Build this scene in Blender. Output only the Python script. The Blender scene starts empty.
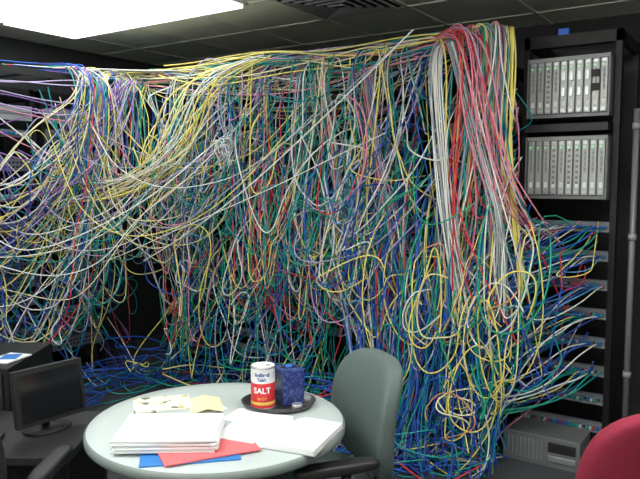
import bpy, bmesh, math, random
from mathutils import Vector, Matrix, noise
random.seed(31)
R=random
scene=bpy.context.scene
try:
    scene.view_settings.view_transform='Standard'
except Exception: pass
G=math.radians(34)
def W(d,r):   # aisle frame (forward, right) -> room coords
    return (-math.sin(G)*d+math.cos(G)*r, math.cos(G)*d+math.sin(G)*r)

# ---------------------------------------------------------------- materials
def mat(name,col,rough=.5,metal=0.,emis=None,es=0.,noise=None,bump=0.,spec=.5):
    m=bpy.data.materials.new(name); m.use_nodes=True
    nt=m.node_tree; b=nt.nodes['Principled BSDF']
    b.inputs['Base Color'].default_value=(*col,1); b.inputs['Roughness'].default_value=rough
    b.inputs['Metallic'].default_value=metal
    b.inputs['Specular IOR Level'].default_value=spec
    if emis: 
        b.inputs['Emission Color'].default_value=(*emis,1); b.inputs['Emission Strength'].default_value=es
    if noise or bump:
        tc=nt.nodes.new('ShaderNodeTexCoord'); n=nt.nodes.new('ShaderNodeTexNoise')
        n.inputs['Scale'].default_value=noise[0] if noise else 200
        n.inputs['Detail'].default_value=6
        nt.links.new(tc.outputs['Object'],n.inputs['Vector'])
        if noise:
            cr=nt.nodes.new('ShaderNodeValToRGB')
            k=noise[1]
            cr.color_ramp.elements[0].color=(*[c*(1-k) for c in col],1)
            cr.color_ramp.elements[1].color=(*[min(1,c*(1+k)) for c in col],1)
            cr.color_ramp.elements[0].position=.3; cr.color_ramp.elements[1].position=.7
            nt.links.new(n.outputs['Fac'],cr.inputs['Fac']); nt.links.new(cr.outputs['Color'],b.inputs['Base Color'])
        if bump:
            bp=nt.nodes.new('ShaderNodeBump'); bp.inputs['Strength'].default_value=bump; bp.inputs['Distance'].default_value=.002
            nt.links.new(n.outputs['Fac'],bp.inputs['Height']); nt.links.new(bp.outputs['Normal'],b.inputs['Normal'])
    return m
M={}
M['black']=mat('black_metal',(.008,.008,.010),.5,.2)
M['dark']=mat('dark_plastic',(.018,.018,.021),.5)
M['panel']=mat('patch_panel',(.055,.06,.07),.4)
M['grey']=mat('grey_panel',(.33,.34,.36),.45)
M['dgrey']=mat('dark_grey_panel',(.16,.17,.20),.45)
M['beige']=mat('card_face',(.47,.49,.48),.4,.25)
M['mid']=mat('card_recess',(.20,.21,.22),.45,.2)
M['silver']=mat('silver',(.55,.57,.6),.35,.7)
M['port']=mat('port_hole',(.005,.005,.005),.6)
M['ledg']=mat('led_green',(.1,.8,.2),.4,emis=(.1,1,.3),es=1.5)
M['white']=mat('paper_white',(.84,.86,.88),.7)
M['cblue']=mat('plug_blue',(.02,.14,.65),.4)
M['cteal']=mat('plug_teal',(.0,.34,.34),.4)
M['cwhite']=mat('plug_white',(.6,.62,.65),.4)
M['cred']=mat('plug_red',(.5,.04,.06),.4)

# ---------------------------------------------------------------- mesh builder
class MB:
    def __init__(s): s.v=[];s.f=[];s.m=[];s.mats=[];s.sm=[]
    def mi(s,k):
        m=M[k] if isinstance(k,str) else k
        if m not in s.mats: s.mats.append(m)
        return s.mats.index(m)
    def box(s,c,size,k,rot=None):
        b=len(s.v); x,y,z=[q/2 for q in size]
        vs=[Vector((sx*x,sy*y,sz*z)) for sx in(-1,1) for sy in(-1,1) for sz in(-1,1)]
        for v in vs:
            if rot is not None: v=rot@v
            s.v.append((v.x+c[0],v.y+c[1],v.z+c[2]))
        for f in((0,1,3,2),(4,6,7,5),(0,4,5,1),(2,3,7,6),(0,2,6,4),(1,5,7,3)):
            s.f.append([b+i for i in f]); s.m.append(s.mi(k)); s.sm.append(False)
    def lathe(s,prof,c,ks,seg=32,sx=1,sy=1):
        b=len(s.v); n=len(prof)
        for r,z in prof:
            for i in range(seg):
                a=2*math.pi*i/seg; s.v.append((c[0]+sx*r*math.cos(a),c[1]+sy*r*math.sin(a),c[2]+z))
        for j in range(n-1):
            k=ks[j] if isinstance(ks,list) else ks
            for i in range(seg):
                i2=(i+1)%seg
                s.f.append([b+j*seg+i,b+j*seg+i2,b+(j+1)*seg+i2,b+(j+1)*seg+i]); s.m.append(s.mi(k)); s.sm.append(True)
        k0=ks[0] if isinstance(ks,list) else ks; k1=ks[-1] if isinstance(ks,list) else ks
        s.f.append([b+i for i in range(seg)][::-1]); s.m.append(s.mi(k0)); s.sm.append(False)
        s.f.append([b+(n-1)*seg+i for i in range(seg)]); s.m.append(s.mi(k1)); s.sm.append(False)
    def tube(s,pts,r,k,seg=8):
        pts=[Vector(p) for p in pts]; b=len(s.v); n=len(pts)
        for i,p in enumerate(pts):
            t=(pts[min(i+1,n-1)]-pts[max(i-1,0)]).normalized()
            u=t.cross(Vector((0,0,1)))
            if u.length<.05: u=t.cross(Vector((0,1,0)))
            u.normalize(); w=t.cross(u)
            rr=r[i] if isinstance(r,(list,tuple)) else r
            for q in range(seg):
                a=2*math.pi*q/seg; o=p+u*math.cos(a)*rr+w*math.sin(a)*rr; s.v.append(tuple(o))
        for j in range(n-1):
            for i in range(seg):
                i2=(i+1)%seg
                s.f.append([b+j*seg+i,b+j*seg+i2,b+(j+1)*seg+i2,b+(j+1)*seg+i]); s.m.append(s.mi(k)); s.sm.append(True)
        s.f.append([b+i for i in range(seg)][::-1]); s.m.append(s.mi(k)); s.sm.append(False)
        s.f.append([b+(n-1)*seg+i for i in range(seg)]); s.m.append(s.mi(k)); s.sm.append(False)
    def blob(s,c,size,k,n=5,cuts=10,fn=None,rot=None):
        bm=bmesh.new(); bmesh.ops.create_cube(bm,size=2)
        bmesh.ops.subdivide_edges(bm,edges=bm.edges[:],cuts=cuts,use_grid_fill=True)
        b=len(s.v)
        bm.verts.ensure_lookup_table()
        for v in bm.verts:
            p=v.co; q=(abs(p.x)**n+abs(p.y)**n+abs(p.z)**n)**(1/n); mx=max(abs(p.x),abs(p.y),abs(p.z))
            p=p*(mx/q); p=Vector((p.x*size[0]/2,p.y*size[1]/2,p.z*size[2]/2))
            if fn: p=fn(p)
            if rot is not None: p=rot@p
            s.v.append((p.x+c[0],p.y+c[1],p.z+c[2]))
        for f in bm.faces:
            s.f.append([b+v.index for v in f.verts]); s.m.append(s.mi(k)); s.sm.append(True)
        bm.free()
    def obj(s,name,parent=None,loc=(0,0,0),rz=0,bevel=0):
        me=bpy.data.meshes.new(name); me.from_pydata(s.v,[],s.f)
        for m in s.mats: me.materials.append(m)
        for p,mi,sm in zip(me.polygons,s.m,s.sm): p.material_index=mi; p.use_smooth=sm
        me.update()
        o=bpy.data.objects.new(name,me); scene.collection.objects.link(o)
        o.location=loc; o.rotation_euler=(0,0,rz)
        if parent: o.parent=parent
        if bevel:
            bv=o.modifiers.new('bevel','BEVEL'); bv.width=bevel; bv.segments=2; bv.limit_method='ANGLE'
        return o
def empty(name,loc=(0,0,0),rz=0):
    e=bpy.data.objects.new(name,None); scene.collection.objects.link(e); e.location=loc; e.rotation_euler=(0,0,rz); e.empty_display_size=.1
    return e
RZ=lambda a: Matrix.Rotation(a,3,'Z')
RX=lambda a: Matrix.Rotation(a,3,'X')
RY=lambda a: Matrix.Rotation(a,3,'Y')

# ---------------------------------------------------------------- room shell
X0,X1,Y0,Y1,H=-4.97,2.4,-2.2,4.95,2.59
m_ceil=mat('ceiling_tile',(.83,.86,.77),.9,noise=(60,.06),bump=.3)
m_tee=mat('ceiling_tee',(.85,.88,.80),.5)
m_wall=mat('wall_paint_dark',(.04,.042,.045),.8,noise=(3,.1))
m_wall2=mat('wall_paint',(.70,.70,.65),.8,noise=(3,.04))
m_floor=mat('carpet',(.06,.065,.075),.95,noise=(120,.35),bump=.5)
def slab(name,c,size,m):
    b=MB(); b.box((0,0,0),size,m); return b.obj(name,loc=c)
slab('floor',((X0+X1)/2,(Y0+Y1)/2,-.05),(X1-X0+.2,Y1-Y0+.2,.1),m_floor)
slab('ceiling',((X0+X1)/2,(Y0+Y1)/2,H+.05),(X1-X0+.2,Y1-Y0+.2,.1),m_ceil)
slab('wall_back',((X0+X1)/2,Y1+.05,H/2),(X1-X0,.1,H),m_wall)
slab('wall_left',(X0-.05,(Y0+Y1)/2,H/2),(.1,Y1-Y0,H),m_wall)
slab('wall_right',(X1+.05,(Y0+Y1)/2,H/2),(.1,Y1-Y0,H),m_wall2)
slab('wall_front',((X0+X1)/2,Y0-.05,H/2),(X1-X0,.1,H),m_wall2)
b=MB()
gx=-4.48; gy=3.33
x=gx
while x<X1: b.box((x,(Y0+Y1)/2,H-.003),(.024,Y1-Y0-.02,.006),m_tee); x+=.62
y=gy-.62*8
while y<Y1: b.box(((X0+X1)/2,y,H-.003),(X1-X0-.02,.024,.006),m_tee); y+=.62
b.obj('ceiling_tee_grid')
m_lens=mat('light_lens',(.9,.9,.9),.5,emis=(.95,1,.97),es=4.2)
m_lens_fill=mat('light_lens_fill',(.9,.9,.9),.5,emis=(1,1,.94),es=15)  # brighter lens for the added fill fixtures out of view
def fixture(x0,y0,x1,y1,m=None,hh=.048):
    b=MB(); w=x1-x0; l=y1-y0
    b.box((0,0,-.002-hh/2),(w-.05,l-.05,hh),m or m_lens)
    for s in(-1,1):
        b.box((s*(w/2-.012),0,-.008),(.024,l,.014),m_tee); b.box((0,s*(l/2-.012),-.008),(w,.024,.014),m_tee)
    return b.obj('fluorescent_ceiling_light',loc=((x0+x1)/2,(y0+y1)/2,H))
fixture(gx,gy-1.24,gx+1.70,gy-.62,None,.03); fixture(gx,gy-.62,gx+1.70,gy,None,.03)
fixture(gx+.62*6,gy-1.86,gx+.62*8,gy-1.24,m_lens_fill,.09)  # from here on: unseen fixtures added for brightness, deep lenses to light the ceiling
fixture(gx+.62*3,gy-3.10,gx+.62*5,gy-2.48,m_lens_fill,.09)
fixture(gx+.62*7,gy-4.34,gx+.62*9,gy-3.72,m_lens_fill,.09)
fixture(gx+.62*3,gy-4.96,gx+.62*5,gy-4.34,m_lens_fill,.09)
# vent
b=MB(); 
for i in range(5):
    s=.5-i*.1; z=-.008-.004*i
    for q in(-1,1):
        b.box((q*s/2,0,z),(.02,s,.012),M['grey'],RY(q*.5)); b.box((0,q*s/2,z),(s,.02,.012),M['grey'],RX(-q*.5))
b.box((0,0,-.004),(.56,.56,.004),M['port'])
b.obj('ceiling_air_vent',loc=(-2.31,3.64,H))

# ---------------------------------------------------------------- racks
def rack(x,y,rz,kind):
    b=MB(); w=.50; h=2.13 if kind!='right' else 2.27; dp=.50
    for s in(-1,1):
        b.box((s*.235,.02,h/2),(.03,.06,h),'black'); b.box((s*.235,dp,h/2),(.03,.06,h),'black')
        b.box((s*.235,dp/2,.04),(.03,dp,.08),'black'); b.box((s*.235,dp/2,h-.03),(.03,dp,.06),'black')
        for i in range(46): b.box((s*.235,-.0105,.1+i*.0444),(.008,.001,.008),'port')
    b.box((0,dp,h/2),(.47,.01,h),'black')
    b.box((0,.02,h-.03),(.5,.06,.06),'black'); b.box((0,.02,.04),(.5,.06,.08),'black')
    rr=random.Random(int(x*100+y*7))
    z=.14
    while z<h-.12:
        if kind=='right' and z>1.30: break
        t=rr.random()
        if kind=='lefttop' and z>1.90:
            b.box((0,.0,z+.05),(.44,.06,.10),'grey'); b.box((0,-.032,z+.05),(.40,.004,.02),'dgrey'); z+=.13; continue
        if t<.7 or kind=='right':
            hh=.05 if kind!='right' else .055
            b.box((0,.0,z+hh/2),(.44,.03,hh),'dgrey' if kind=='right' else rr.choice(['dgrey','panel','dgrey','grey']))
            if kind=='right': b.box((0,-.016,z+.008),(.44,.004,.008),'grey')
            for i in range(24):
                px=-.2+i*.4/23
                b.box((px,-.0155,z+hh/2),(.011,.002,.013),'port')
                if rr.random()<.85: b.box((px,-.028,z+hh/2),(.011,.024,.012),rr.choice(['cblue','cblue','cblue','cteal','cwhite','cteal','cred']))
            z+=.115 if kind!='right' else .155
        elif t<.9:
            b.box((0,.08,z+.04),(.44,.2,.085),'dgrey')
            for i in range(12):
                for j in range(2): b.box((-.18+i*.028,-.021,z+.025+j*.03),(.014,.002,.012),'port')
            b.box((.19,-.022,z+.06),(.006,.002,.006),'ledg'); z+=.13
        else: z+=.1
    return b.obj('server_rack',loc=(x,y,0),rz=rz)
YF=3.8
mx=[-.95,-1.5,-2.05,-2.6,-3.15,-3.7]
for i,x in enumerate(mx): rack(x,YF,0,'right' if i==0 else 'n')
XL=-4.4
for y in(1.55,2.1,2.65,3.2): rack(XL,y,math.radians(90),'lefttop')

def chassis(z0,z1,seed):
    b=MB(); w=.42; h=z1-z0; rr=random.Random(seed)
    b.box((0,.1,h/2),(w,.26,h),'dgrey')
    b.box((0,-.035,.008),(w,.02,.016),'mid'); b.box((0,-.035,h-.010),(w,.02,.02),'grey')
    n=10; cw=(w-.02)/n
    for i in range(n):
        cx=-w/2+.01+cw*(i+.5); ch=h-.045
        b.box((cx,-.038,h/2),(cw*.74,.018,ch),'beige')
        b.box((cx,-.050,h/2+ch*.45),(cw*.5,.010,.016),'silver'); b.box((cx,-.050,h/2-ch*.45),(cw*.5,.010,.016),'silver')
        ty=rr.choice([0,0,1,2])
        if ty==0:
            b.box((cx,-.048,h/2+ch*.12),(cw*.26,.003,ch*.42),'grey')
            for j in range(4): b.box((cx,-.0505,h/2+ch*(.27-.1*j)),(cw*.18,.003,.008),'mid')
        elif ty==1:
            for j in range(7): b.box((cx,-.049,h/2+ch*(.32-.1*j)),(cw*.34,.004,.012),'mid')
        else:
            for j in range(2): b.box((cx,-.052,h/2+ch*(.2-.3*j)),(cw*.4,.012,ch*.16),'silver')
        b.box((cx,-.048,h/2-ch*.32),(cw*.4,.003,ch*.10),'white')
        b.box((cx-cw*.15,-.048,h/2+ch*.38),(.005,.003,.005),'ledg')
        if seed==1 and i in(8,):
            for j in range(2): b.box((cx,-.055,h/2+.06-.07*j),(cw*.9,.016,.035),'black')
    for s in(-1,1): b.box((s*(w/2-.004),-.05,h/2),(.008,.012,h),'mid')
    return b.obj('network_switch_chassis',loc=(-.95,YF-.02,z0))
chassis(1.83,2.145,1); chassis(1.40,1.73,2)
b=MB(); b.box((0,.1,.02),(.42,.3,.03),'dark'); b.box((0,-.06,.02),(.42,.02,.04),'dark'); b.obj('rack_shelf',loc=(-.95,YF-.02,1.755))
b=MB(); b.box((0,0,.002),(.07,.05,.004),M['cblue']); b.box((0,0,.02),(.055,.035,.035),M['cblue']); b.obj('small_blue_box',loc=(-1.0,YF+.03,2.271),bevel=.002)
b=MB(); b.box((0,0,.08),(.40,.22,.16),'mid')
for i in range(9): b.box((-.17+i*.022,-.112,.08),(.01,.006,.11),'silver')
b.box((.11,-.113,.11),(.14,.008,.05),'dark'); b.box((.11,-.115,.05),(.14,.01,.03),'silver')
b.obj('rack_battery_backup',loc=(-.98,3.64,.0),bevel=.006)
b=MB(); b.tube([(0,0,0),(0,0,1.85)],.015,'mid',12); b.lathe([(.045,0),(.045,.01),(.02,.014)],(0,0,0),'silver'); 
for z in(.5,1.2,1.75): b.lathe([(.020,0),(.020,.03)],(0,0,z),'grey')
b.obj('metal_conduit_pipe',loc=(-.60,3.68,0))
# ladder tray
TY=2.19
b=MB()
for dy in(-.13,.13):
    b.box((-2.75,3.62+dy,TY),(2.9,.012,.045),'black')
    b.box((-4.15+dy,2.2,TY),(.012,2.9,.045),'black')
for i in range(12): b.box((-4.15+i*.25,3.62,TY-.015),(.025,.26,.012),'black')
for i in range(11): b.box((-4.15,.85+i*.25,TY-.015),(.26,.025,.012),'black')
b.obj('overhead_cable_tray')

# ---------------------------------------------------------------- cables
COL={'blue':(.012,.10,.52),'deepblue':(.012,.05,.32),'sky':(.09,.33,.66),'teal':(.0,.30,.31),'green':(.01,.38,.22),
'white':(.84,.85,.83),'grey':(.36,.41,.45),'lavender':(.48,.40,.64),'yellow':(.88,.76,.20),'cream':(.86,.80,.48),
'pink':(.80,.28,.40),'red':(.70,.04,.06),'orange':(.78,.32,.12),'purple':(.28,.12,.44)}
CUR={k:[] for k in COL}
def pick(w):
    ks=list(w); return R.choices(ks,[w[k] for k in ks])[0]
TOP={'white':5,'cream':4,'yellow':5.5,'lavender':2.2,'pink':2,'grey':1.6,'teal':2,'green':1.4}
def zone(x,z,left=False):
    if left:
        if z>1.5: return {'white':3,'lavender':2.2,'blue':4,'yellow':3,'purple':1.5,'sky':1,'teal':1.5,'cream':1}
        return {'blue':4,'deepblue':3,'teal':3,'green':2.4,'white':1.8,'yellow':1.8,'lavender':1,'purple':.7,'red':.4}
    if x<-2.9: return {'teal':4.2,'green':3.2,'blue':2,'deepblue':2.4,'white':1.6,'yellow':2,'cream':.8,'lavender':.8,'grey':.7,'pink':.5,'red':.4}
    if x<-1.9: return {'teal':5.2,'green':4,'blue':1.8,'deepblue':2.4,'white':1.5,'grey':1.2,'lavender':.8,'yellow':1.2,'red':.9,'pink':.5,'sky':.8}
    if x<-1.3: return {'blue':3,'deepblue':2.6,'teal':3.6,'white':1.8,'grey':1.2,'lavender':.8,'red':1,'pink':.8,'yellow':1.3,'sky':1,'green':2}
    return {'blue':3.6,'teal':3.3,'white':1.9,'yellow':2,'pink':.8,'red':.7,'green':2,'sky':1.5,'lavender':.7,'orange':.3,'deepblue':1.6}
def wob(n,amp):
    ph=[R.random()*6.28 for _ in range(6)]; out=[]; f=R.uniform(3,7)
    for i in range(n):
        t=i/(n-1); e=math.sin(math.pi*t)**.5 if 0<t<1 else 0
        out.append(Vector([amp*e*(math.sin(f*t+ph[k])+.5*math.sin(2.3*f*t+ph[k+3])) for k in range(3)]))
    return out
def add(col,pts,rad=1.0,keep=False,warp=1.0):
    n=len(pts)
    if not keep:
        hit=0
        for p in pts[n//4:3*n//4+1]:
            if p[2]<2.1 and noise.noise(Vector((p[0]*2.3+3.1,p[1]*1.2,p[2]*1.9+7.7)))>.09: hit+=1
        if hit/(3*n//4+1-n//4)>.42 and R.random()<.84: return
    q=[]; off=Vector((R.random()*.35,R.random()*.35,R.random()*.35))
    for i,p in enumerate(pts):
        x,y,z=p[0],p[1],max(.008,p[2])
        if 1<i<n-2 and z<2.12:
            nv=noise.noise_vector(Vector((x*1.5,y*1.5,z*1.3))+off); k=.17*warp*min(1,(2.12-z)*2.5)
            nv2=noise.noise_vector(Vector((x*5,y*3,z*4))+off*3)
            x+=nv.x*k+nv2.x*k*.3; z=max(.008,z+nv.z*k*.6+nv2.z*k*.3)
        if z>1.3: x=min(x,-1.03 if y<3.55 else -1.22)
        x=min(x,-.74)
        if z<.35 and x>-1.12: x=-1.12-(x+1.12)*.5
        if y>3.52 and z<.17 and x>-1.25: y=3.5
        q.append((x,y,z))
    CUR[col].append((q,rad*R.uniform(.76,1.1)))
def span(p0,p1,sag,out=(0,0),n=9,amp=.03,col=None,left=False,skew=None,keep=False,warp=1.):
    p0=Vector(p0);p1=Vector(p1); w=wob(n,amp); pts=[]
    if skew is None: skew=R.uniform(-.5,.5)
    for i in range(n):
        t=i/(n-1)
        p=p0.lerp(p1,t)+w[i]; k=4*t*(1-t)
        p.z-=sag*k*(1+skew*(t-.5)*2); p.x+=out[0]*k; p.y+=out[1]*k; pts.append(p)
    add(col or pick(zone((p0.x+p1.x)/2,(p0.z+p1.z)/2,left)),pts,1,keep,warp)
def drop(p0,p1,below,fwd,col=None,amp=.03,left=False,side=0):
    p0=Vector(p0);p1=Vector(p1)
    f=Vector((fwd,0,0)) if left else Vector((0,-fwd,0))
    sd=Vector((0,side,0)) if left else Vector((side,0,0))
    a=p0+f*.6+Vector((0,0,-.06))
    low=p1.lerp(p0,.18)+f*1.0; low.z=p1.z-below; low+=sd
    s=R.choice([-1,1])*R.uniform(.1,.35)
    if left: pre=[p0+Vector((-.16,s-.15,.0)),p0+Vector((-.12,s*.4,.01)),p0+Vector((-.04,0,.035))]
    else: pre=[p0+Vector((s-.1,.12,.0)),p0+Vector((s*.4,.10,.01)),p0+Vector((0,.04,.035))]
    pts=pre+[p0+Vector((0,0,.02)),a]
    w=wob(9,amp); e=R.choice([1,1.6,2.2])
    for i in range(1,8):
        t=i/8
        q=a.lerp(low,t); q2=a.lerp(low,t**e); q.x=q2.x; q.y=q2.y
        q=q+f*.35*math.sin(math.pi*t)+w[i]
        pts.append(q)
    pts+= [low, p1.lerp(low,.55)+f*.15-Vector((0,0,below*.35)), p1+f*.35, p1]
    add(col or pick(zone(p0.x,p1.z if R.random()<.7 else 2,left)),pts,1)
TZ=lambda: TY+R.uniform(0,.06)
CLX=[-3.85,-3.55,-3.2,-3.0,-2.7,-2.45,-2.3,-2.05,-1.85,-1.60,-1.45,-1.33]
def cx0():
    return R.choice(CLX)+R.gauss(0,.028) if R.random()<.92 else R.uniform(-4.0,-1.25)
# tray runs main (corner -> right)
for i in range(74):
    x0=-4.15+R.uniform(0,.5); x1=min(-1.27,R.choice([-1.4,-1.32,-1.32,-2.4,-1.9,-2.9,-1.32])+R.gauss(0,.08))
    y=R.uniform(3.42,3.60); n=11; w=wob(n,.045)
    pts=[]; zr=TY+.02+R.random()*.08; sg=R.choice([0,0,.06,.15,.32])
    for j in range(n):
        t=j/(n-1); xx=x0+(x1-x0)*t
        p=Vector((xx,y-.0,zr+.02*math.sin(t*9+i)-sg*math.sin(math.pi*t)-.05*math.exp(-((xx+2.2)/.35)**2)))+w[j]; pts.append(p)
    if x1>-1.5: pts.append(Vector((x1+.04,y-.05,TY+.12)))
    y2=3.36+R.uniform(-.1,.1)
    zt=R.uniform(.5,1.9); dx=R.gauss(0,.15)
    pts+= [Vector((x1+.09,y2+.05,TY+.07)),Vector((x1+.12+R.gauss(0,.03),y2,2.08)),Vector((x1+.1+dx*.4+R.gauss(0,.05),y2,(2.0+zt)/2)),Vector((x1+.1+dx,y2,zt)),Vector((x1+.2+dx,3.74,zt+.1))]
    add(pick(TOP),pts,1.1,True)
# clump coming over at the corner and hooking down the left row
for i in range(46):
    y0=R.choice([2.95,3.1,3.3])+R.gauss(0,.04); ys=R.uniform(1.5,3.3); zt=R.uniform(.6,1.85)
    x=-4.0; g=R.gauss(0,.12)
    pts=[(-3.6+R.random()*.4,3.5,TY+.06),(-3.85,3.45,TY+.09),(x,y0+.12,TY+.09),(x+.08,y0,TY+.01),(x+.10+R.gauss(0,.03),y0-.03,2.02),(x+.05+R.gauss(0,.06),y0+(ys-y0)*.2+g,1.7*.5+.5*zt+.1),(x+R.gauss(0,.08),y0+(ys-y0)*.6,zt-R.uniform(.2,.6)),(x-.1,ys-.05,zt-.2),(x-.2,ys,zt-.1),(-4.37,ys,zt)]
    add(pick({'white':4.4,'yellow':5,'cream':3,'lavender':2.6,'teal':1,'purple':1,'blue':2}),pts,1.05)
# hanging drops main wall
for i in range(230):
    x0=cx0(); x1=min(-.85,max(-3.9,x0+R.gauss(0,.42)))
    z1=R.choice([R.uniform(.15,1.0),R.uniform(.2,1.2),R.uniform(.8,1.9)])
    drop((x0,R.uniform(3.46,3.54),TZ()),(x1,3.775,z1),R.uniform(.02,.5),R.uniform(.02,.25),side=R.gauss(0,.15),amp=R.choice([.03,.06,.09,.12]))
# drops left row
for i in range(60):
    y0=R.choice([2.95,3.1,3.3])+R.gauss(0,.04); y1=max(1.35,min(3.4,y0+R.gauss(-.4,.5)))
    z1=R.choice([R.uniform(.15,1.2),R.uniform(.6,1.7)])
    drop((R.uniform(-4.02,-3.92),y0,TZ()),(-4.37,y1,z1),R.uniform(.02,.6),R.uniform(.02,.3),left=True,side=R.gauss(0,.15),amp=R.choice([.04,.08,.12]))
# panel to panel loops main
for i in range(240):
    x0=R.uniform(-3.9,-.8); x1=x0+R.gauss(0,.35); x1=min(-.78,max(-3.95,x1))
    z0=R.uniform(.2,1.8) if x0<-1.2 else R.uniform(.4,1.28); z1=z0+R.gauss(-.1,.35); z1=max(.12,min(1.9 if x1<-1.2 else 1.28,z1))
    span((x0,3.77,z0),(x1,3.77,z1),R.uniform(.08,.55),(0,-R.uniform(.1,.45)),amp=R.choice([.03,.07]))
for i in range(150):
    y0=R.uniform(1.3,3.5); y1=max(1.3,min(3.6,y0+R.gauss(0,.35))); z0=R.uniform(.3,1.85)
    span((-4.37,y0,z0),(-4.37,y1,max(.1,z0-R.uniform(-.2,.9))),R.uniform(.05,.45),(R.uniform(.08,.4),0),amp=.05,left=True,col=pick({'blue':6.5,'deepblue':3.5,'sky':2,'teal':2,'lavender':1.5,'purple':1.5,'white':1.2,'green':1.2,'yellow':.7}) )
# bridging corner swags
for i in range(42):
    y0=R.choice([2.95,3.1,2.7])+R.gauss(0,.1); x1=R.uniform(-3.7,-2.2)
    span((-4.0,y0,R.uniform(1.8,2.2)),(x1,3.46,R.uniform(1.7,2.26)),R.uniform(.2,1.4),(.0,-.05),n=10,amp=.07,col=pick({**TOP,'teal':3,'green':2,'yellow':5}))
for i in range(18):
    y0=R.uniform(1.5,2.6); x1=R.uniform(-3.4,-2.6)
    span((-4.2,y0,R.uniform(1.2,1.75)),(x1,3.44,R.uniform(1.8,2.25)),R.uniform(.2,.8),(.0,-.05),n=10,amp=.07,col=pick({'white':4,'yellow':4,'lavender':3,'cream':2,'teal':2,'sky':1}))
# swags on the main wall
SW={'white':2.7,'yellow':3,'cream':1.4,'teal':4.2,'green':3.4,'lavender':1.4,'grey':1.3,'pink':1,'red':1.1,'blue':2.6,'deepblue':1}
for i in range(150):
    x0=R.uniform(-3.9,-1.5); dx=R.uniform(.2,1.1)
    x1=min(-1.15,x0+dx); f=R.uniform(.02,.35)
    span((x0,3.48,R.uniform(1.2,2.24)),(x1,3.48,R.uniform(1.0,2.24)),R.uniform(.15,1.2),(0,-f),n=10,amp=R.choice([.04,.08]),col=pick(SW))
# slack U loops across the whole wall
for i in range(150):
    x=R.uniform(-3.7,-1.5); wd=R.uniform(.06,.32); zt=R.uniform(.8,1.95); zb=zt-R.uniform(.25,.9); y=R.uniform(3.15,3.45)
    zb=max(.1,zb); sh=R.gauss(0,.14)
    pts=[(x-sh,3.6,zt+.12),(x-sh*.6,y+.05,zt),(x-sh*.2+R.gauss(0,.03),y,(zt+zb)/2),(x+wd*.1,y,zb+.06),(x+wd*.5,y-.02,zb),(x+wd*.95,y,zb+.1),(x+wd+R.gauss(0,.03),y,(zt+zb)/2),(x+wd*.9+sh,y+.1,zt-R.uniform(0,.3)),(x+wd*.8+sh,3.7,zt-R.uniform(0,.3))]
    add(pick(SW),pts,1)
# bundles
def bundle(path,k,spread,cols,rad=1.1,warp=.45):
    n0=len(path)
    for i in range(k):
        o=Vector((R.gauss(0,spread),R.gauss(0,spread*.6),0)); w=wob(n0,spread*.9)
        e=R.uniform(.7,1.3)
        pts=[Vector(p)+o*(.6+.9*abs(math.sin(j*e+i)))+w[j] for j,p in enumerate(path)]
        if R.random()<.6: pts[-1]=pts[-1]+Vector((R.gauss(0,.12),0,R.gauss(0,.2))); pts[-2]=pts[-2]+Vector((R.gauss(0,.05),0,0))
        add(pick(cols),pts,rad,True,warp)
bundle([(-2.35,3.6,2.23),(-2.33,3.42,2.2),(-2.28,3.38,2.0),(-2.2,3.4,1.7),(-2.12,3.36,1.3),(-2.05,3.4,1.0),(-2.0,3.6,.8)],18,.024,{'lavender':4,'grey':4,'cream':1,'pink':.5},1.1,.2)
bundle([(-2.05,3.6,2.23),(-2.0,3.42,2.2),(-1.98,3.38,2.0),(-1.9,3.4,1.6),(-1.82,3.4,1.2),(-1.75,3.45,.9)],14,.03,{'grey':3,'pink':1.4,'lavender':2},1.1,.3)
bundle([(-1.52,3.6,2.24),(-1.52,3.36,2.26),(-1.51,3.3,2.05),(-1.48,3.3,1.75),(-1.44,3.28,1.4),(-1.38,3.26,1.1),(-1.3,3.3,.7)],17,.014,{'white':6,'grey':6,'sky':.6},1.15,.1)
bundle([(-1.75,3.6,2.24),(-1.5,3.42,2.28),(-1.34,3.3,2.27),(-1.27,3.26,2.12),(-1.25,3.25,1.8),(-1.15,3.25,1.5),(-1.04,3.3,1.25),(-1.0,3.7,1.2)],10,.034,{'pink':6,'red':2,'lavender':2})
bundle([(-1.6,3.55,2.25),(-1.4,3.42,2.29),(-1.3,3.3,2.27),(-1.27,3.3,2.0),(-1.34,3.28,1.7),(-1.3,3.26,1.2),(-1.2,3.3,.8)],8,.05,{'red':5,'pink':2},1.1,1.)
bundle([(-1.2,3.62,2.28),(-1.16,3.45,2.3),(-1.13,3.38,2.2),(-1.13,3.36,1.9),(-1.13,3.36,1.6),(-1.1,3.34,1.3),(-1.06,3.4,.9)],9,.013,{'cream':3,'white':3,'yellow':3,'green':1},1.1,.15)
bundle([(-1.42,3.3,2.2),(-1.32,3.26,1.9),(-1.18,3.22,1.5),(-1.08,3.2,1.2),(-1.1,3.25,.8)],8,.014,{'grey':5,'white':2,'pink':1},1.1,.15)
bundle([(-2.75,3.4,1.5),(-2.7,3.32,1.2),(-2.68,3.3,.9),(-2.66,3.35,.7),(-2.6,3.6,.6)],9,.03,{'red':5,'pink':1})
bundle([(-3.9,3.3,2.2),(-3.95,3.2,2.0),(-4.0,3.1,1.7),(-4.0,2.9,1.5),(-4.1,2.6,1.4)],20,.06,{'lavender':4,'white':2,'pink':1,'purple':2,'yellow':1})
bundle([(-2.7,3.45,2.26),(-3.0,3.4,2.2),(-3.15,3.3,2.05),(-3.25,3.25,1.8),(-3.4,3.2,1.55),(-3.8,3.1,1.4),(-4.1,3.0,1.35)],18,.08,{'yellow':6,'white':3,'cream':2},1.1,.8)
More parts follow.
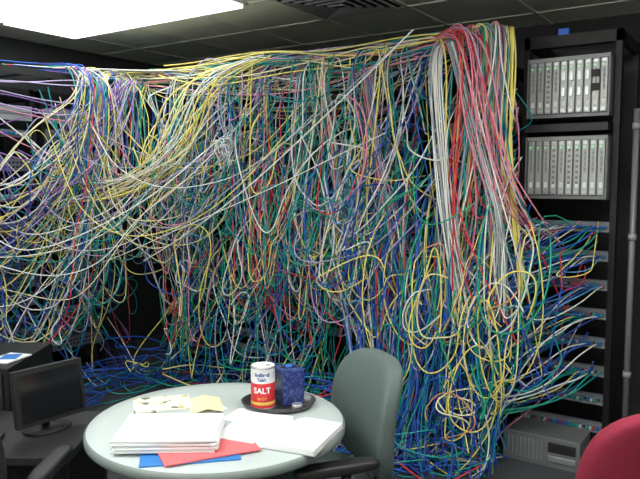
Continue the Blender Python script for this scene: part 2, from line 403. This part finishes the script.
# right rack port cables
for zz in (1.25,1.1,.94,.78,.63,.47,.32):
    for i in range(24):
        if R.random()<(.15 if zz>.7 else .35): continue
        px=-1.15+i*.4/23
        c=pick({'blue':5,'teal':3,'sky':2,'white':1.4,'green':1,'yellow':.6}) if zz>.9 else pick({'blue':4,'teal':4,'green':2,'white':1,'deepblue':2,'yellow':.6})
        x2=R.uniform(-1.75,-1.08); z2=max(.05,zz-R.uniform(.15,1.0)); bl=R.uniform(.03,.16)
        pts=[(px,3.76,zz),(px,3.68,zz+.01),(px+.01,3.62-R.random()*.06,zz-bl*.4),(px-.06,3.56,zz-bl),(px*.6+x2*.4,3.45-R.random()*.1,zz-bl-R.uniform(.0,.2)),(x2+R.gauss(0,.05),3.35+R.gauss(0,.06),(zz+z2)/2),(x2+R.gauss(0,.1),3.3+R.gauss(0,.1),z2),(x2+R.gauss(0,.2),3.3+R.gauss(0,.12),max(.02,z2-.3))]
        add(c,pts,1,True,.7)
def loop(c,rx,rz,col,turns=1.2,left=False,keep=False,warp=1.):
    pts=[];n=int(9*turns)+2;a0=R.random()*6.28;w=wob(n,.04); ty=R.uniform(-.3,.3)
    for i in range(n):
        a=a0+2*math.pi*turns*i/(n-1); q=1+.2*math.sin(2*a+a0)+.1*math.sin(3*a)
        pts.append(Vector((c[0]+(0 if left else rx*q*math.cos(a)),c[1]+(rx*q*math.cos(a) if left else ty*rx*math.cos(a)),c[2]+rz*q*math.sin(a)))+w[i]+Vector((0,-.004*i,0)))
    add(col,pts,1,keep,warp)
for i in range(55):
    x=R.uniform(-1.8,-1.05); wd=R.uniform(.08,.35); zt=R.uniform(.8,1.6); zb=R.uniform(.15,.8); y=R.uniform(3.1,3.35)
    pts=[(x,3.5,zt+.1),(x,y+.05,zt),(x-wd*.1+R.gauss(0,.03),y,(zt+zb)/2),(x+wd*.1,y,zb+.06),(x+wd*.5,y-.02,zb),(x+wd*.95,y,zb+.1),(x+wd+R.gauss(0,.03),y,(zt+zb)/2),(x+wd*.9,y+.1,zt-R.uniform(0,.3)),(x+wd*.8+R.gauss(0,.05),3.6,zt-R.uniform(0,.3))]
    add(pick({'yellow':4.5,'orange':.8,'cream':2,'white':1.4,'green':2,'blue':4,'red':.8,'teal':3}),pts,1)
for i in range(28):
    loop((R.uniform(-1.6,-1.02),R.uniform(3.08,3.3),R.uniform(.3,1.05)),R.uniform(.05,.13),R.uniform(.08,.24),pick({'yellow':5,'orange':1,'cream':2,'white':1.4,'green':1.4,'red':.6,'blue':3}),R.uniform(.5,1.1),keep=True)
for i in range(110):
    loop((R.uniform(-3.7,-1.6),R.uniform(3.15,3.45),R.uniform(.3,1.8)),R.uniform(.04,.2),R.uniform(.06,.28),pick({'yellow':2.6,'teal':3,'green':2.6,'white':2.2,'blue':2,'sky':1,'pink':.6,'red':.6}),R.uniform(.4,1.1))
for i in range(65):
    loop((R.uniform(-4.1,-3.8),R.uniform(1.6,3.3),R.uniform(.4,1.75)),R.uniform(.06,.25),R.uniform(.08,.3),pick({'yellow':2.8,'lavender':2,'white':2.2,'blue':2.6,'teal':1.8}),R.uniform(.4,1.1),True)
# cascades falling forward to the floor on the right
for i in range(150):
    x=R.uniform(-2.0,-1.2); zz=R.uniform(.8,1.8)
    y1=R.uniform(2.95,3.4)
    pts=[(x,3.5,zz)]
    xx=x
    for j in range(1,7):
        t=j/6; xx+=R.gauss(0,.05); pts.append((xx,3.42+(y1-3.42)*t**1.3,zz*(1-t)+.03*t))
    pts+=[(xx+R.gauss(0,.1),y1-.08,.03+R.random()*.06),(xx+R.gauss(0,.2),y1+R.gauss(0,.1),.03+R.random()*.1)]
    add(pick({'blue':7,'deepblue':3,'teal':3.5,'sky':1.5,'white':.9,'green':1.8,'yellow':.9,'grey':.5}),pts,1)
# floor heap
for i in range(120):
    n=10;cx=R.uniform(-3.9,-1.2);cy=R.uniform(3.0,3.4) if cx>-2.4 else R.uniform(3.15,3.6);rx=R.uniform(.1,.3);ry=R.uniform(.06,.2);a0=R.random()*6
    zb=R.random()**2*.3
    if cx<-2.4 and R.random()<.4: continue
    add(pick({'blue':4,'teal':3,'yellow':1.2,'white':1,'green':2,'deepblue':4,'red':.4}),[(cx+rx*math.cos(a0+.7*k)+R.gauss(0,.04),cy+ry*math.sin(a0+.7*k)+R.gauss(0,.02),zb+R.random()*.1) for k in range(n)],1,True,.3)
for i in range(36):
    cx=R.uniform(-4.1,-3.7);cy=R.uniform(1.5,3.4);a0=R.random()*6;zb=R.random()**2*.3
    add(pick({'blue':4,'teal':3,'yellow':1,'deepblue':4}),[(cx+.15*math.cos(a0+.7*k)+R.gauss(0,.03),cy+.3*math.sin(a0+.7*k)+R.gauss(0,.04),zb+R.random()*.1) for k in range(10)],1,True,.3)
# long single diagonals
span((-1.62,3.24,2.26),(-3.5,3.04,1.0),.10,(0,-.1),amp=.008,col='grey',skew=0,keep=True,warp=.1)
span((-1.60,3.23,2.27),(-3.45,3.04,.97),.14,(0,-.1),amp=.008,col='white',skew=0,keep=True,warp=.1)
span((-1.75,3.22,1.75),(-3.75,2.95,.95),.05,(0,-.1),amp=.012,col='white',skew=0,keep=True,warp=.2)
for i in range(7): span((-4.1,1.2+.1*i,2.22),(-3.9+R.gauss(0,.05),3.0+R.gauss(0,.1),1.95+R.gauss(0,.15)),R.uniform(0,.15),amp=.02,col=pick({'lavender':3,'white':1,'pink':1,'purple':2}),keep=True,warp=.3)
for i in range(10): loop((-2.86+R.gauss(0,.012),3.22,1.70+R.gauss(0,.02)),.04,.085,'white' if i%2 else 'grey',1.0,keep=True,warp=.2)

tangle=empty('network_cable_tangle')
for k,sp in CUR.items():
    if not sp: continue
    cu=bpy.data.curves.new('cables_'+k,'CURVE'); cu.dimensions='3D'; cu.bevel_depth=.0040; cu.bevel_resolution=1; cu.resolution_u=4; cu.use_fill_caps=True
    for pts,rad in sp:
        s=cu.splines.new('NURBS'); s.points.add(len(pts)-1)
        for i,p in enumerate(pts): s.points[i].co=(p[0],p[1],p[2],1); s.points[i].radius=rad
        s.order_u=4; s.use_endpoint_u=True; s.resolution_u=4
    cu.materials.append(mat('cable_'+k,COL[k],.42))
    o=bpy.data.objects.new('cables_'+k,cu); scene.collection.objects.link(o); o.parent=tangle

# ---------------------------------------------------------------- table
TR=.405
tx,ty=W(2.105,-.325); TT=.74
m_top=mat('laminate_grey',(.50,.57,.58),.35,noise=(300,.05))
m_edge=mat('table_edge',(.20,.24,.24),.5)
tab=empty('round_table',(tx,ty,0),G)
b=MB(); b.lathe([(TR-.035,TT-.034),(TR-.008,TT-.032),(TR,TT-.024),(TR,TT-.007),(TR-.007,TT),(TR-.05,TT),(.001,TT)],(0,0,0),[m_edge,m_edge,m_edge,m_edge,m_top,m_top],96); b.obj('tabletop',tab)
b=MB(); b.lathe([(.05,.05),(.04,.1),(.035,.35),(.04,.62),(.1,.68),(.14,.705)],(0,0,0),'dark',32)
for i in range(4):
    a=i*math.pi/2+.6; b.tube([(.03*math.cos(a),.03*math.sin(a),.1),(.2*math.cos(a),.2*math.sin(a),.07),(.34*math.cos(a),.34*math.sin(a),.035)],[.03,.026,.02],'dark',10)
    b.lathe([(.02,0),(.022,.03)],(.33*math.cos(a),.33*math.sin(a),0),'dark',12)
b.obj('pedestal',tab)

def sheetstack(name,d,r,w,l,h,a,m,n=4,off=.004,z=TT,fan=.02):
    b=MB(); t=h/n
    for i in range(n):
        b.box((R.uniform(-off,off),R.uniform(-off,off),t*(i+.5)),(w,l,t*.92),m,RZ(R.uniform(-fan,fan)))
    x,y=W(d,r); return b.obj(name,loc=(x,y,z+.0005),rz=G+a)
m_red=mat('folder_red',(.80,.16,.18),.6); m_blue=mat('folder_blue',(.03,.20,.58),.6)
sheetstack('blue_folder',1.865,-.37,.27,.21,.004,.20,m_blue,1)
sheetstack('red_folder',1.880,-.325,.27,.20,.004,.42,m_red,1,z=TT+.005)
sheetstack('paper_stack',1.93,-.435,.285,.225,.034,.05,M['white'],11,.005,z=TT+.010,fan=.035)
def pagex(s,w,l,h,n=8):
    v=[];f=[]
    for i in range(n+1):
        t=i/n; z=h*(math.sin(min(1,t*3)*math.pi/2))*(1-.25*t)
        for yy in(-l/2,l/2): v.append((s*w*t,yy,z)); 
    for i in range(n+1):
        for yy in(-l/2,l/2): v.append((s*w*i/n,yy,0))
    o=2*(n+1)
    for i in range(n):
        a=2*i
        f+=[[a,a+1,a+3,a+2],[o+a,o+a+2,o+a+3,o+a+1],[a,a+2,o+a+2,o+a],[a+1,o+a+1,o+a+3,a+3]]
    f+=[[2*n,2*n+1,o+2*n+1,o+2*n]]
    return v,f
b=MB(); b.box((0,0,.001),(.335,.245,.002),M['grey'])
for s,h in((-1,.011),(1,.017)):
    v,f=pagex(s,.162,.235,h); o0=len(b.v); b.v+=[(p[0],p[1],p[2]+.002) for p in v]
    for q in f: b.f.append([o0+i for i in q]); b.m.append(b.mi('white')); b.sm.append(False)
x,y=W(1.985,-.125); b.obj('open_notebook',loc=(x,y,TT+.0005),rz=G-.38)
sheetstack('loose_sheets',2.11,-.20,.20,.12,.003,-.5,M['white'],2,.004,fan=.1)
m_mag=bpy.data.materials.new('magazine_print'); m_mag.use_nodes=True; nt=m_mag.node_tree
v=nt.nodes.new('ShaderNodeTexVoronoi'); v.inputs['Scale'].default_value=45; tc=nt.nodes.new('ShaderNodeTexCoord'); cr=nt.nodes.new('ShaderNodeValToRGB')
cr.color_ramp.interpolation='CONSTANT'
e=cr.color_ramp.elements; e[0].color=(.76,.76,.68,1); e[1].position=.6; e[1].color=(.12,.16,.08,1)
q=e.new(.72); q.color=(.6,.5,.2,1); q=e.new(.82); q.color=(.8,.8,.72,1)
sx=nt.nodes.new('ShaderNodeSeparateColor')
nt.links.new(tc.outputs['Object'],v.inputs['Vector']); nt.links.new(v.outputs['Color'],sx.inputs['Color']); nt.links.new(sx.outputs['Red'],cr.inputs['Fac']); nt.links.new(cr.outputs['Color'],nt.nodes['Principled BSDF'].inputs['Base Color'])
sheetstack('magazine',2.25,-.535,.19,.15,.006,.3,m_mag,1)
# folded yellow paper: two leaves meeting at a raised crease
m_yel=mat('paper_yellow',(.84,.78,.48),.8)
b=MB()
b.box((-.026,0,.010),(.056,.15,.0012),m_yel,RY(math.radians(-14))); b.box((.027,0,.010),(.056,.15,.0012),m_yel,RY(math.radians(14)))
b.box((.0,-.01,.0015),(.11,.12,.001),M['white'],RZ(.3))
b.obj('folded_yellow_paper',loc=(*W(2.23,-.385),TT+.0005),rz=G+.25)
# tray
trayx,trayy=W(2.245,-.14)
b=MB(); b.lathe([(.085,0),(.118,.006),(.126,.02),(.122,.021),(.112,.009),(.08,.005),(.001,.005)],(0,0,0),mat('tray_metal',(.10,.10,.11),.28,.7),48,1.0,.85)
b.obj('serving_tray',loc=(trayx,trayy,TT+.0005),rz=G)
b=MB(); b.lathe([(.016,0),(.019,.004),(.019,.014),(.017,.016)],(0,0,0),'silver',20); b.obj('small_tin',loc=(*W(2.195,-.075),TT+.0065))
# salt canister
m_sred=mat('label_red',(.66,.03,.04),.45); m_sy=mat('label_yellow',(.85,.6,.12),.5); m_sw=mat('label_white',(.82,.84,.86),.45); m_sb=mat('label_blue',(.02,.06,.3),.5)
sx_,sy_=W(2.215,-.190)
salt=empty('salt_canister',(sx_,sy_,TT+.0065),G)
b=MB(); r_=.040
b.lathe([(r_-.001,0),(r_+.001,.001),(r_+.001,.005),(r_,.006),(r_,.016),(r_,.026),(r_,.088),(r_,.135),(r_+.001,.136),(r_+.001,.141),(r_-.002,.142),(r_-.003,.139),(.001,.139)],(0,0,0),[M['silver'],M['silver'],M['silver'],m_sred,m_sy,m_sred,m_sw,M['silver'],M['silver'],M['silver'],M['white'],M['white']],48)
b.box((.018,0,.141),(.014,.01,.005),'silver')
b.obj('can',salt)
def wraptext(txt,size,z,m,name,par,rad,bold=.0):
    cu=bpy.data.curves.new(name,'FONT'); cu.body=txt; cu.size=size; cu.align_x='CENTER'; cu.offset=bold
    t=bpy.data.objects.new(name+'_t',cu); scene.collection.objects.link(t)
    bpy.context.view_layer.update()
    me=bpy.data.meshes.new_from_object(t.evaluated_get(bpy.context.evaluated_depsgraph_get()))
    bpy.data.objects.remove(t)
    for v in me.vertices:
        a=v.co.x/rad; yv=v.co.y; v.co=Vector((rad*math.sin(a),-rad*math.cos(a),z+yv))
    me.materials.clear(); me.materials.append(m)
    o=bpy.data.objects.new(name,me); scene.collection.objects.link(o); o.parent=par; return o
wraptext('SALT',.027,.056,M['white'],'label_text',salt,r_+.0008,.0006)
wraptext('Iodized',.017,.112,m_sb,'label_script',salt,r_+.0008,.0005)
wraptext('Table',.015,.096,m_sb,'label_script_2',salt,r_+.0008,.0005)
wraptext('26 OZ',.012,.034,m_sy,'label_weight',salt,r_+.0008)
# tissue box
m_tis=bpy.data.materials.new('tissue_box_print'); m_tis.use_nodes=True; nt=m_tis.node_tree
v=nt.nodes.new('ShaderNodeTexNoise'); v.inputs['Scale'].default_value=38; v.inputs['Distortion'].default_value=2.5; tc=nt.nodes.new('ShaderNodeTexCoord'); cr=nt.nodes.new('ShaderNodeValToRGB')
e=cr.color_ramp.elements; e[0].color=(.018,.03,.15,1); e[0].position=.5; e[1].position=.62; e[1].color=(.07,.12,.36,1)
nt.links.new(tc.outputs['Object'],v.inputs['Vector']); nt.links.new(v.outputs['Fac'],cr.inputs['Fac']); nt.links.new(cr.outputs['Color'],nt.nodes['Principled BSDF'].inputs['Base Color'])
nt.nodes['Principled BSDF'].inputs['Roughness'].default_value=.3
tb=empty('tissue_box',(*W(2.265,-.105),TT+.0065),G+.42)
b=MB(); b.box((0,0,.06),(.078,.085,.12),m_tis); b.obj('carton',tb,bevel=.004)
b=MB(); b.lathe([(.028,.1202),(.028,.1206)],(0,0,0),'port',24,1,.6); b.obj('opening',tb)
b=MB(); b.lathe([(.02,.10),(.012,.124),(.01,.128)],(0,0,0),'cblue',14,1,.5); b.obj('tissue',tb)

# ---------------------------------------------------------------- chairs
def chair(name,loc,rz,mf,arms=True,bw=.46,btop=.93):
    e=empty(name,(*loc,0),rz)
    b=MB(); 
    def seatf(p): 
        q=Vector(p); q.z+= -.02*max(0,-(p.y))/.24*abs(p.y)/.24; return q
    b.blob((0,0,.455),(.49,.47,.09),mf,4,10,seatf); b.obj('seat',e)
    hb=btop-.50
    def bf(p):
        q=Vector(p); t=(p.z/(hb/2)); 
        q.x*= 1-.10*max(0,t)**2-.12*max(0,-t)**2
        q.y+= -.9*(q.x**2) + .10*t*hb/2 + .03*t*t
        return q
    b=MB(); b.blob((0,.235,.50+hb/2),(bw,.085,hb),mf,4,12,bf); b.obj('backrest',e)
    b=MB(); b.tube([(0,.12,.40),(0,.24,.40),(0,.285,.50),(0,.30,.68)],[.022,.022,.02,.018],'dark'); b.box((0,0,.395),(.2,.24,.03),'dark')
    b.obj('back_support',e)
    b=MB(); b.lathe([(.035,.08),(.035,.25),(.018,.25),(.018,.39)],(0,0,0),'dark',20)
    for i in range(5):
        a=i*2*math.pi/5+.3; c,s=math.cos(a),math.sin(a)
        b.tube([(.02*c,.02*s,.12),(.16*c,.16*s,.10),(.29*c,.29*s,.075)],[.026,.022,.016],'dark')
        b.tube([(.29*c,.29*s,.08),(.29*c,.29*s,.04)],.008,'dark')
        b.tube([(.29*c-.012*s,.29*s+.012*c,.027),(.29*c+.012*s,.29*s-.012*c,.027)],.027,'dark',14)
    b.obj('base',e)
    if arms:
        b=MB()
        for s in(-1,1):
            b.tube([(s*.14,.0,.405),(s*.25,.0,.41),(s*.275,.02,.45),(s*.28,.03,.62)],.016,'dark')
            b.blob((s*.28,-.0,.645),(.06,.27,.035),'dark',4,6)
        b.obj('armrests',e)
    return e
m_gg=mat('fabric_greygreen',(.105,.145,.14),.85,noise=(250,.2),bump=.3)
m_mr=mat('fabric_maroon',(.25,.013,.04),.85,noise=(250,.2),bump=.3)
m_bk=mat('fabric_black',(.015,.015,.017),.85,noise=(250,.2))
chair('office_chair',W(2.22,-.045),G-math.radians(70),m_gg,bw=.44,btop=.90)
chair('office_chair.001',W(1.77,.82),G+math.radians(190),m_mr,arms=False,bw=.5,btop=.985)
chair('office_chair.002',W(1.98,-1.09),G+math.radians(180),m_bk)

# ---------------------------------------------------------------- desk, monitor, cabinet
dk=empty('computer_desk',(*W(2.42,-1.22),0),G)
b=MB(); b.box((0,0,.565),(.75,.46,.03),'dark')
for sx2 in(-1,1):
    for sy2 in(-1,1): b.box((sx2*.35,sy2*.2,.275),(.035,.035,.55),'black')
b.box((0,.2,.4),(.68,.015,.25),'black'); b.obj('desk_frame',dk,bevel=.003)
m_scr=mat('screen_glass',(.01,.011,.014),.15)
mo=empty('computer_monitor',(*W(2.44,-.99),.581),G+math.radians(52))
b=MB(); b.lathe([(.09,0),(.09,.008),(.02,.014)],(0,.03,0),'dark',32,1,.8); b.tube([(0,.04,.01),(0,.05,.12)],.015,'dark')
R2=RX(math.radians(-8))
b.box((0,.01,.14),(.27,.03,.205),'dark',R2); b.box((0,-.0065,.142),(.24,.003,.17),m_scr,R2); b.box((0,.035,.135),(.2,.04,.15),'dark',R2)
b.obj('display',mo,bevel=.004)
b=MB(); b.box((0,0,.008),(.36,.13,.016),'dark')
for i in range(14):
    for j in range(5): b.box((-.16+i*.0245,-.045+j*.022,.019),(.019,.017,.008),'black')
x,y=W(2.28,-1.3); b.obj('keyboard',loc=(x,y,.581),rz=G+.2)
cb=empty('filing_cabinet',(*W(2.92,-1.56),0),G)
b=MB(); b.box((0,0,.37),(.60,.45,.74),'black')
for i in range(3):
    b.box((0,-.23,.13+i*.24),(.55,.012,.22),'dark'); b.box((0,-.243,.19+i*.24),(.12,.012,.015),'silver')
b.obj('drawers',cb,bevel=.004)
sheetstack('document_pile',2.80,-1.52,.20,.26,.02,.1,M['white'],5,.004,z=.741)
sheetstack('notepad',2.84,-1.325,.11,.15,.006,-.3,M['white'],2,.002,z=.741)
sheetstack('blue_card',2.85,-1.32,.07,.08,.002,.1,m_blue,1,.002,z=.748)

# ---------------------------------------------------------------- light, camera, world
w=bpy.data.worlds.new('world'); scene.world=w; w.use_nodes=True
w.node_tree.nodes['Background'].inputs[0].default_value=(.5,.55,.6,1); w.node_tree.nodes['Background'].inputs[1].default_value=.05
cam=bpy.data.cameras.new('camera'); cam.lens=38.25; cam.sensor_width=36; cam.clip_start=.05
co=bpy.data.objects.new('camera',cam); scene.collection.objects.link(co); co.location=(0,0,1.5); co.rotation_euler=(math.radians(85),0,G)
scene.camera=co
print('splines',sum(len(v) for v in CUR.values()))
